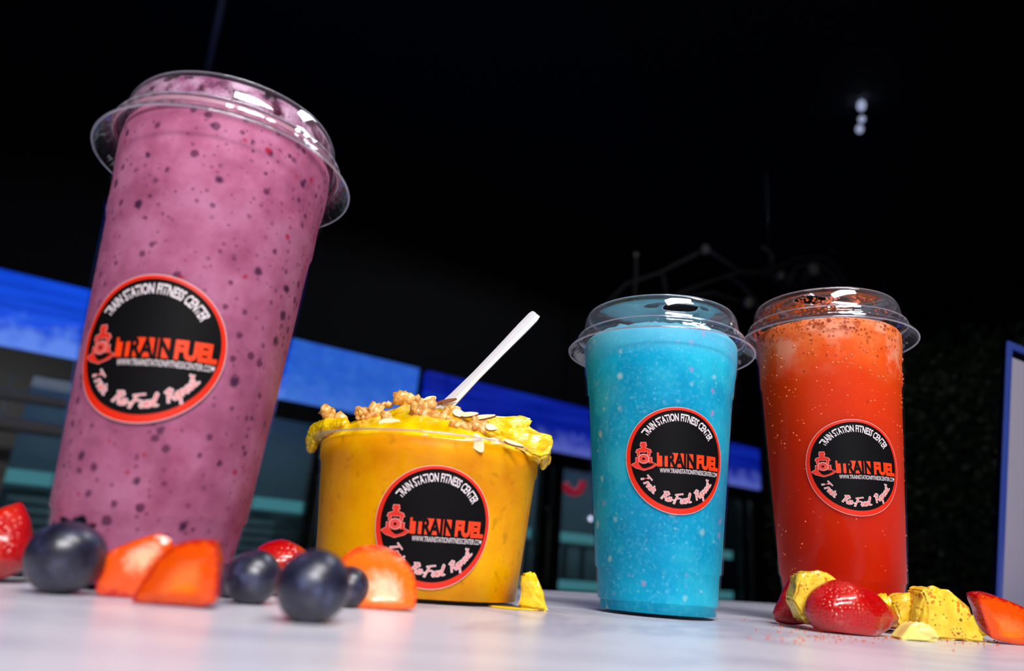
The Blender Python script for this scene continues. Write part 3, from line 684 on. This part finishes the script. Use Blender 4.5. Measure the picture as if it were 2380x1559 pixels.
def granola(px, py, y, w_, h_, label, k):
    bm = bmesh.new(); rnd = random.Random(k); s_ = y/FPX*1.22
    for i in range(7):
        blob(bm, Vector((rnd.uniform(-.32, .32)*w_*s_, rnd.uniform(-.3, .3)*w_*s_*.7, rnd.uniform(-.3, .3)*h_*s_)), (w_*s_*rnd.uniform(.2, .3), w_*s_*rnd.uniform(.18, .26), h_*s_*rnd.uniform(.2, .32)), 2, .28, 1.8, k*10+i, (rnd.random()*3, rnd.random()*3, 0))
    return setp(obj('granola_cluster', bm, m_gran, None, True, at(px, py, y)), label, 'granola', 'granola on the yellow tub')
GR = [(777, 967, .392, 54, 32, 'granola cluster at the left end of the yellow tub topping'), (933, 923, .406, 58, 40, 'tallest granola cluster at the peak of the yellow topping'),
      (973, 936, .412, 34, 24, 'small granola cluster just right of the peak cluster'), (896, 941, .412, 28, 16, 'small granola crumb left below the peak cluster'),
      (861, 957, .388, 52, 30, 'flat honeyed granola cluster left of the topping centre'), (836, 965, .386, 26, 18, 'granola crumb between left cluster and honeyed cluster'),
      (990, 955, .377, 66, 42, 'largest honeyed granola cluster below the spoon base'), (1028, 970, .374, 46, 30, 'honeyed granola cluster right below the spoon base'),
      (905, 968, .372, 34, 14, 'thin granola flake above the white almond slice'), (1050, 953, .384, 36, 26, 'granola cluster at the foot of the spoon handle'),
      (1105, 988, .368, 50, 26, 'glistening granola cluster near the right rim'), (1065, 988, .366, 40, 24, 'granola cluster in honey at the right centre of the tub')]
for i, g in enumerate(GR): granola(*g, i+1)
def almond(px, py, y, w_, h_, tilt, label, rx=0, dark=False):
    s_ = y/FPX*1.03; a_, b_ = w_*s_/2, h_*s_/2; bm = bmesh.new(); n = 20; th = .0006; top = []; bot = []
    for i in range(n):
        t = 2*math.pi*i/n; x = a_*math.cos(t); z = b_*math.sin(t)*(1-.35*math.cos(t))
        top.append(bm.verts.new((x, -th, z))); bot.append(bm.verts.new((x, th, z)))
    f = bm.faces.new(top); g = bm.faces.new(bot[::-1])
    for i in range(n): bm.faces.new((top[i], bot[i], bot[(i+1) % n], top[(i+1) % n])).material_index = 1
    if dark: f.material_index = 1
    bmesh.ops.recalc_face_normals(bm, faces=bm.faces)
    o = obj('almond_slice', bm, [m_alm, m_almb], None, False, at(px, py, y)); o.rotation_euler = (R(rx), R(tilt), 0)
    return setp(o, label, 'almond', 'almond slices on the yellow tub')
almond(906, 984, .366, 50, 27, -12, 'white almond slice facing forward at left of the tub rim', -25)
almond(1000, 931, .405, 32, 22, -35, 'pale almond slice standing up left of the spoon base', -10)
almond(1028, 934, .404, 34, 8, -22, 'dark brown almond sliver left in front of the spoon', -30, True)
almond(1044, 931, .402, 36, 8, -18, 'dark brown almond sliver across the spoon handle', -20, True)
almond(1068, 962, .376, 34, 20, 20, 'cream almond slice right of the spoon base', -30)
almond(1092, 964, .374, 40, 16, -10, 'almond slice with brown skin beside the long almond slice', -40)
almond(1124, 970, .377, 56, 16, -12, 'long almond slice with reddish skin leaning on the pineapple', -45)
almond(1142, 994, .368, 26, 18, 10, 'small pinkish almond piece before the pineapple slice', -30)
almond(1194, 1031, .366, 46, 12, 14, 'thin almond sliver lying along the right rim', -40)
almond(985, 1022, .3555, 24, 26, 60, 'almond slice sunk below the rim at the tub centre', 0)
almond(1112, 1034, .3605, 38, 26, 55, 'large almond slice sunk below the rim at the right', 0)
def px_chunk(px, py, y, prof_px, depth, m, label, cat='pineapple', name='pineapple_chunk', amp=.0012, group=None, bev=.0012):
    """a chunk whose outline is given in photo pixels about (px,py) at depth y, with real thickness"""
    c0 = at(px, py, y); pts = []
    for i, (qx, qy) in enumerate(prof_px):
        p = at(qx, qy, y) - c0; pts.append(p + Vector((0, -depth*(.35+.15*(i % 2)), 0))); pts.append(p*.92 + Vector((0, depth*.5, 0)))
    return chunk(name, label, cat, c0, pts, m, group, amp, bev=bev)[0]
px_chunk(1180, 985, .405, [(1110, 985), (1150, 968), (1200, 966), (1237, 975), (1230, 1000), (1200, 1018), (1140, 1010)], .010, m_pine, 'flat pineapple slice standing at the back right of the tub', amp=.0008)
px_chunk(1235, 1025, .392, [(1165, 1010), (1190, 993), (1240, 1000), (1282, 1025), (1280, 1060), (1255, 1078), (1215, 1062), (1170, 1035)], .022, m_pine, 'juicy pineapple chunk hanging over the right rim of the tub', amp=.0018)

# spoon
spn = empty('spoon', at(1032, 948, .405), 'white plastic spoon stuck in the yellow tub', 'spoon')
A_ = at(1030, 952, .405); B_ = at(1246, 730, .412); d_ = (B_-A_); L_ = d_.length; d_.normalize(); vw = (A_-CAM).normalized(); sd = d_.cross(vw).normalized(); nv = sd.cross(d_).normalized()
if nv.dot(vw) > 0: nv = -nv
bm = bmesh.new(); rows = []
for t, wd_ in ((-.12, .0046), (0, .0040), (.12, .0034), (.35, .0029), (.6, .0031), (.85, .0036), (.97, .0036), (1.0, .0030)):
    c_ = A_ + d_*(L_*t) - spn.location; hh_ = .0013
    sec = [(-1, -.6), (-.86, .9), (-.15, .55), (.55, .55), (1, -.2), (.9, -.9)]
    rows.append([bm.verts.new(c_ + sd*(a_*wd_) + nv*(b_*hh_*1.6)) for a_, b_ in sec])
for a_, b_ in zip(rows, rows[1:]):
    for i in range(6): bm.faces.new((a_[i], a_[(i+1) % 6], b_[(i+1) % 6], b_[i]))
bm.faces.new(rows[0]); bm.faces.new(rows[-1][::-1]); bmesh.ops.recalc_face_normals(bm, faces=bm.faces); obj('handle', bm, m_spoon, spn, False)
bm = bmesh.new(); bc = A_ - d_*.030 - spn.location
rg = []
for i in range(8):
    r_ = i/7
    rg.append([bm.verts.new(bc + sd*(.013*r_*math.cos(t)) + d_*(.020*r_*math.sin(t)) + nv*(.006*(r_*r_-1))) for t in [2*math.pi*k/24 for k in range(24)]] if i else [bm.verts.new(bc - nv*.006)])
for a_, b_ in zip(rg, rg[1:]):
    for k in range(24):
        if len(a_) == 1: bm.faces.new((a_[0], b_[k], b_[(k+1) % 24]))
        else: bm.faces.new((a_[k], b_[k], b_[(k+1) % 24], a_[(k+1) % 24]))
bmesh.ops.solidify(bm, geom=bm.faces[:], thickness=.0008); obj('bowl', bm, m_spoon, spn)

# ------------------------------------------------------------------ fruit on the table
def blueberry(px, py, y, rpx, label, yaw=0, tilt=0):
    """px,py: centre of the berry in the photo; y depth; rpx apparent radius"""
    c0 = at(px, py, y); r_ = rpx*y/FPX*1.02; zc = T + r_*.93
    e = empty('blueberry', (c0.x, c0.y, zc), label, 'blueberry', 'blueberries on the table'); e.rotation_euler = (R(tilt), 0, R(yaw))
    bm = bmesh.new(); pr = [(r_*math.sin(t)*(1), -r_*.93*math.cos(t) - (.10*r_*math.exp(-((math.pi-t)/.35)**2))) for t in [math.pi*i/22 for i in range(23)]]; pr[0] = (0, pr[0][1]); pr[-1] = (0, pr[-1][1])
    lathe(bm, pr, 40)
    for v_ in bm.verts: v_.co *= 1+.03*noise.noise(v_.co*120+Vector((px, 0, 0)))
    bmesh.ops.recalc_face_normals(bm, faces=bm.faces); obj('berry', bm, m_bb, e)
    bm = bmesh.new(); n = 30
    lo = [bm.verts.new((r_*.36*math.cos(2*math.pi*k/n), r_*.36*math.sin(2*math.pi*k/n), r_*.85)) for k in range(n)]
    hi = []
    for k in range(n):
        t = 2*math.pi*k/n; f = .5+.5*math.cos(5*t); hi.append(bm.verts.new((r_*(.34+.16*f)*math.cos(t), r_*(.34+.16*f)*math.sin(t), r_*(.93+.10*f))))
    for k in range(n): bm.faces.new((lo[k], lo[(k+1) % n], hi[(k+1) % n], hi[k]))
    bmesh.ops.solidify(bm, geom=bm.faces[:], thickness=r_*.05); obj('calyx', bm, m_bbc, e)
    return e
blueberry(148, 1312, .256, 80, 'large blueberry at the far left in front of the purple smoothie', 20, -28)
blueberry(586, 1356, .278, 58, 'blueberry between the front strawberry wedge and frontmost blueberry', 0, -115)
blueberry(726, 1376, .224, 78, 'frontmost large blueberry nearest the camera', 20, -110)
blueberry(812, 1360, .300, 44, 'blueberry touching the frontmost blueberry from behind right', 0, -100)
blueberry(606, 1326, .352, 46, 'blueberry with its crown showing, behind the small red strawberry', 0, 12)
blueberry(536, 1335, .300, 38, 'blueberry half hidden right behind the front strawberry wedge', 70, 20)
blueberry(48, 1290, .335, 44, 'blueberry with shiny crown behind the leftmost strawberry', 0, 10)
blueberry(660, 1332, .378, 44, 'blueberry mostly hidden behind the small red strawberry', 0, 0)

def strawberry(name, label, loc, L_, Rm, rot, cut=None, m_face=None, group=None, sub=28, pw=.8):
    """lathed berry along local z (tip at the bottom), optionally cut by a plane (point, normal): the side along the normal is removed"""
    e = empty(name, loc, label, 'strawberry', group or 'strawberry pieces on the table'); e.rotation_euler = rot
    bm = bmesh.new(); pr = []
    for i in range(sub+1):
        t = i/sub; r_ = Rm*math.sin(math.pi*t**1.4)**pw if 0 < t < 1 else 0
        pr.append((r_ if 0 < i < sub else 0, -L_*.55 + L_*t))
    lathe(bm, pr, 48)
    for v_ in bm.verts: v_.co += v_.co.normalized()*(Rm*.08*noise.noise(v_.co*110+Vector((loc[0]*100, 0, 0))))
    bmesh.ops.recalc_face_normals(bm, faces=bm.faces)
    cf = None
    cuts = cut if isinstance(cut, list) else ([cut] if cut else [])
    for (co, no) in cuts:
        co, no = Vector(co), Vector(no).normalized()
        r_ = bmesh.ops.bisect_plane(bm, geom=bm.verts[:]+bm.edges[:]+bm.faces[:], plane_co=co, plane_no=no, clear_outer=True)
        ed = [g for g in r_['geom_cut'] if isinstance(g, bmesh.types.BMEdge)]
        fl = bmesh.ops.edgeloop_fill(bm, edges=ed)
        for f in fl['faces']: f.material_index = 1
    # split the cut faces off as parts
    bm2 = bm.copy()
    caps = [f for f in bm.faces if f.material_index == 1]
    bmesh.ops.delete(bm, geom=caps, context='FACES_ONLY') if caps else None
    obj('flesh', bm, m_straw, e)
    if caps:
        bm2.faces.ensure_lookup_table()
        keep = [f for f in bm2.faces if f.material_index == 1]
        for f in keep:
            b3 = bmesh.new(); loop = [v_.co.copy() for v_ in f.verts]; ctr = sum(loop, Vector())/len(loop); uvl = b3.loops.layers.uv.new('UVMap')
            nrm = f.normal.copy(); K_ = 7; rings = []
            for k in range(1, K_+1): rings.append([b3.verts.new(ctr + (p-ctr)*(k/K_) - nrm*(.0006*math.sin(math.pi*k/K_)*(1+noise.noise(p*200+Vector((k, 0, 0)))))) for p in loop])
            cv = b3.verts.new(ctr); n = len(loop)
            ax1 = (loop[0]-ctr).normalized(); ax2 = nrm.cross(ax1)
            uvof = {cv: (0, 0)}
            for k, rg_ in enumerate(rings):
                for i, v_ in enumerate(rg_):
                    q_ = loop[i]-ctr; l_ = q_.length or 1; uvof[v_] = (q_.dot(ax1)/l_*(k+1)/K_, q_.dot(ax2)/l_*(k+1)/K_)
            fs = [b3.faces.new((cv, rings[0][i], rings[0][(i+1) % n])) for i in range(n)]
            for a_, b_ in zip(rings, rings[1:]): fs += [b3.faces.new((a_[i], b_[i], b_[(i+1) % n], a_[(i+1) % n])) for i in range(n)]
            for f_ in fs:
                f_.smooth = True
                for lp in f_.loops: lp[uvl].uv = uvof[lp.vert]
            obj('cut_face', b3, m_face or m_cut, e)['label'] = 'pale cut face'
    bm2.free()
    # rest on the table
    bpy.context.view_layer.update()
    zmin = min((ch.matrix_world @ v_.co).z for ch in e.children for v_ in ch.data.vertices)
    e.location.z += T + .0002 - zmin
    return e
P_ = lambda px, py, y: at(px, py, y)
def slice_berry(name, label, outline, core, y, depth, m_face, lift=0., turn=0., skin_front=False, hgt=None):
    """strawberry piece: a flat cut face with the given outline and a domed red back of real depth"""
    ctr = at(sum(p[0] for p in outline)/len(outline), sum(p[1] for p in outline)/len(outline), y)
    e = empty(name, ctr, label, 'strawberry', 'strawberry pieces on the table'); e.rotation_euler = (0, 0, R(turn))
    O = [at(px, py, y)-ctr for px, py in outline]; cr = at(*core, y)-ctr; pts = []; n0 = len(O)
    for i in range(n0):                            # smooth closed outline
        a_, b_, c_, d_ = O[i-1], O[i], O[(i+1) % n0], O[(i+2) % n0]
        for k in range(4):
            t = k/4; pts.append(.5*((2*b_)+(c_-a_)*t+(2*a_-5*b_+4*c_-d_)*t*t+(3*b_-a_-3*c_+d_)*t**3)*.5 + .5*(b_+(c_-b_)*t))
    n = len(pts); sg_ = -1 if skin_front else 1; gc = sum(pts, Vector())/n
    bm = bmesh.new(); rows = []
    for k in range(9):
        ph = math.pi/2*k/8.0001; rows.append([bm.verts.new(gc + (p-gc)*(math.cos(ph)**.8) + Vector((0, sg_*depth*math.sin(ph), lift*math.sin(ph)*max(0, math.cos(ph)**.5)))) for p in pts])
    for a_, b_ in zip(rows, rows[1:]):
        for i in range(n): bm.faces.new((a_[i], a_[(i+1) % n], b_[(i+1) % n], b_[i]))
    bm.faces.new(rows[-1])
    for v_ in bm.verts:
        if v_ not in rows[0]: v_.co += (v_.co-gc).normalized()*.0008*noise.noise(v_.co*150)
    zmin = min(p.z for p in pts)
    bmesh.ops.recalc_face_normals(bm, faces=bm.faces); obj('flesh', bm, m_straw, e)
    b3 = bmesh.new(); uvl = b3.loops.layers.uv.new('UVMap'); K_ = 9; rings = []; uvof = {}
    cv = b3.verts.new(cr); uvof[cv] = (0, 0)
    for k in range(1, K_+1):
        f = k/K_; rg_ = []
        for i, p in enumerate(pts):
            q_ = cr+(p-cr)*f; v_ = b3.verts.new(q_ + Vector((0, -sg_*(.0010*math.sin(math.pi*f)+.0004*noise.noise(q_*400)*(f < 1)), 0))); rg_.append(v_)
            t = math.atan2((p-cr).z, (p-cr).x); uvof[v_] = (f*math.cos(t), f*math.sin(t))
        rings.append(rg_)
    fs = [b3.faces.new((cv, rings[0][i], rings[0][(i+1) % n])) for i in range(n)]
    for a_, b_ in zip(rings, rings[1:]): fs += [b3.faces.new((a_[i], b_[i], b_[(i+1) % n], a_[(i+1) % n])) for i in range(n)]
    for f_ in fs:
        for lp in f_.loops: lp[uvl].uv = uvof[lp.vert]
    bmesh.ops.recalc_face_normals(b3, faces=b3.faces)
    obj('cut_face', b3, m_face, e)['label'] = 'orange cut face with paler core'
    bpy.context.view_layer.update()
    z_ = min((ch.matrix_world @ v_.co).z for ch in e.children for v_ in ch.data.vertices); e.location.z += T+.0002-z_
    return e
strawberry('strawberry', 'red strawberry cut off by the left photo edge', P_(-12, 1290, .287), .030, .0130, (R(172), R(10), 0), pw=.6)
slice_berry('strawberry_wedge', 'orange-cut strawberry wedge behind, beside the far left blueberry', [(230, 1372), (236, 1310), (262, 1275), (325, 1247), (368, 1234), (398, 1252), (396, 1290), (345, 1345), (318, 1384), (270, 1380)], (350, 1270), .262, .010, m_cut, turn=12)
slice_berry('strawberry_wedge', 'orange-cut strawberry wedge in front of the purple smoothie', [(302, 1394), (325, 1350), (365, 1295), (405, 1262), (455, 1249), (500, 1252), (511, 1285), (512, 1340), (505, 1394), (470, 1404), (390, 1400)], (440, 1352), .243, .012, m_cut2, turn=-6)
strawberry('strawberry', 'small glossy red strawberry between the blueberries', P_(652, 1325, .335), .024, .0125, (R(8), R(10), 0), pw=.6)
slice_berry('strawberry_half', 'halved strawberry with pale core leaning on the yellow tub', [(800, 1405), (790, 1350), (796, 1298), (830, 1272), (875, 1267), (920, 1282), (955, 1320), (969, 1370), (962, 1416), (900, 1418), (840, 1414)], (905, 1385), .300, .016, m_cut3, turn=4)
slice_berry('strawberry_half', 'strawberry half standing at the left foot of the orange cup', [(1797, 1425), (1812, 1385), (1838, 1335), (1858, 1322), (1880, 1335), (1890, 1380), (1880, 1440), (1840, 1446), (1808, 1440)], (1840, 1400), .437, .008, m_cut, turn=-28, skin_front=True)
strawberry('strawberry', 'seedy red strawberry lying in front of the orange cup', P_(1972, 1425, .390), .052, .0152, (R(4), R(-88), R(4)), ((-.0098, 0, 0), (-1, 0, 0)), m_cut, pw=.55)
slice_berry('strawberry_half', 'cut strawberry piece at the right photo edge', [(2264, 1382), (2300, 1380), (2350, 1396), (2400, 1418), (2430, 1450), (2425, 1498), (2360, 1496), (2300, 1480), (2280, 1430)], (2340, 1470), .408, .018, m_cut2, lift=.006, turn=6)
# pineapple
px_chunk(1890, 1390, .405, [(1832, 1395), (1848, 1328), (1868, 1345), (1905, 1325), (1955, 1368), (1925, 1400), (1880, 1450), (1862, 1446)], .018, m_pined, 'chilli-dusted pineapple chunk leaning against the orange cup', group='pineapple by the orange cup')
px_chunk(2190, 1425, .415, [(2116, 1440), (2122, 1366), (2150, 1364), (2185, 1368), (2235, 1412), (2262, 1484), (2190, 1484), (2130, 1478)], .020, m_pined, 'largest chilli-dusted pineapple chunk right of the seedy strawberry', group='pineapple by the orange cup')
px_chunk(2094, 1415, .425, [(2062, 1400), (2085, 1378), (2110, 1374), (2122, 1392), (2120, 1455), (2075, 1458)], .016, m_pined, 'small chilli-dusted chunk between strawberry and largest pineapple chunk', group='pineapple by the orange cup')
px_chunk(2048, 1395, .428, [(2030, 1385), (2048, 1376), (2062, 1384), (2066, 1440), (2030, 1440)], .010, m_pine, 'small yellow pineapple bit behind the seedy strawberry', group='pineapple by the orange cup')
px_chunk(2126, 1468, .378, [(2078, 1482), (2100, 1458), (2124, 1441), (2150, 1452), (2172, 1480), (2168, 1489), (2085, 1488)], .014, m_pale, 'pale cream pineapple piece in front of the largest chunk', amp=.0006, group='pineapple by the orange cup')
px_chunk(2262, 1452, .45, [(2225, 1428), (2285, 1428), (2292, 1476), (2240, 1474)], .012, m_pine, 'yellow pineapple stick between largest chunk and right strawberry', group='pineapple by the orange cup')
px_chunk(1238, 1378, .388, [(1208, 1415), (1210, 1332), (1236, 1331), (1248, 1345), (1258, 1365), (1274, 1418)], .020, m_pine, 'wet pineapple chunk beside the foot of the yellow tub', amp=.0012)
# juice and chilli powder
def puddle(label, c, rx, ry, m):
    bm = bmesh.new(); n = 48; top = [bm.verts.new((rx*math.cos(2*math.pi*k/n)*(1+.12*noise.noise(Vector((math.cos(2*math.pi*k/n)*2, math.sin(2*math.pi*k/n)*2, 1)))), ry*math.sin(2*math.pi*k/n), 0)) for k in range(n)]
    mid = [bm.verts.new((v_.co.x*.93, v_.co.y*.93, .0006)) for v_ in top]
    for k in range(n): bm.faces.new((top[k], top[(k+1) % n], mid[(k+1) % n], mid[k]))
    bm.faces.new(mid); return setp(obj('juice_puddle', bm, m, None, True, c), label, 'puddle')
puddle('thin yellow juice puddle under the pineapple by the tub', Vector((.012, .385, T+.0002)), .014, .009, m_juice)
bm = bmesh.new(); rnd = random.Random(21)
for i in range(300):
    px = rnd.choice((rnd.gauss(1860, 50), rnd.uniform(1770, 2360), rnd.gauss(2250, 50), rnd.gauss(2000, 90))); py = rnd.choice((rnd.gauss(1450, 9), rnd.gauss(1478, 8)+(px-2000)*.05, rnd.gauss(1487, 5)))
    py = max(py, 1440); p = onz(px, py); r_ = rnd.choice((.0002, .0003, .00045))
    bmesh.ops.create_icosphere(bm, subdivisions=1, radius=r_, matrix=Matrix.Translation(p + Vector((0, 0, r_*.8))))
setp(obj('chilli_powder', bm, m_chili, None, True), 'orange chilli powder sprinkled on the table around the fruit', 'chilli powder', None, 'stuff')

# ------------------------------------------------------------------ acrylic sign holder
SH = onz(2311, 1452) + Vector((0, 0, .0035)); sg = empty('sign_holder', SH, 'acrylic sign holder with white sheet at the right edge', 'sign holder')
e_rt = Vector((math.cos(R(30)), math.sin(R(30)), 0)); d_ = ray(2337, 792); topc = CAM + d_*((SH-CAM).dot(e_rt)/d_.dot(e_rt))
e_up = topc-SH; Hs = e_up.length; e_up.normalize(); e_n = e_rt.cross(e_up).normalized()
if e_n.y > 0: e_n = -e_n
def SG(a_, b_, c_): return e_rt*a_ + e_n*b_ + e_up*c_
Wd = Hs*.74
box('back_sheet', (0, Wd, -.004, 0, 0, Hs), m_acrylic, sg, SG, .0008)
box('paper', (.010, Wd-.008, .0005, .0012, .012, Hs-.016), plain('white paper', (160, 154, 170), .6), sg, SG)
m_edge = plain('blue acrylic edge', (58, 78, 160), .15, Coat_Weight=.5)
for nm, dm in (('edge_strip', (0, .008, .0004, .004, 0, Hs)), ('edge_strip', (.008, Wd, .0004, .004, Hs-.008, Hs)), ('edge_strip', (Wd-.006, Wd, .0004, .004, 0, Hs-.008))): box(nm, dm, m_edge, sg, SG, .0008)
bm = bmesh.new(); fl = [Vector((0, 0, .0005)), Vector((e_rt.x, e_rt.y, 0)).normalized()*Wd + Vector((0, 0, .0005))]; bk = Vector((e_n.x, e_n.y, 0)).normalized()*.07
boxv(bm, 0, 1, 0, 1, 0, 1, lambda x, y, z: fl[0] + (fl[1]-fl[0])*x + bk*y + Vector((0, 0, -.0035+.003*z))); bmesh.ops.recalc_face_normals(bm, faces=bm.faces); obj('foot', bm, m_acrylic, sg, False)
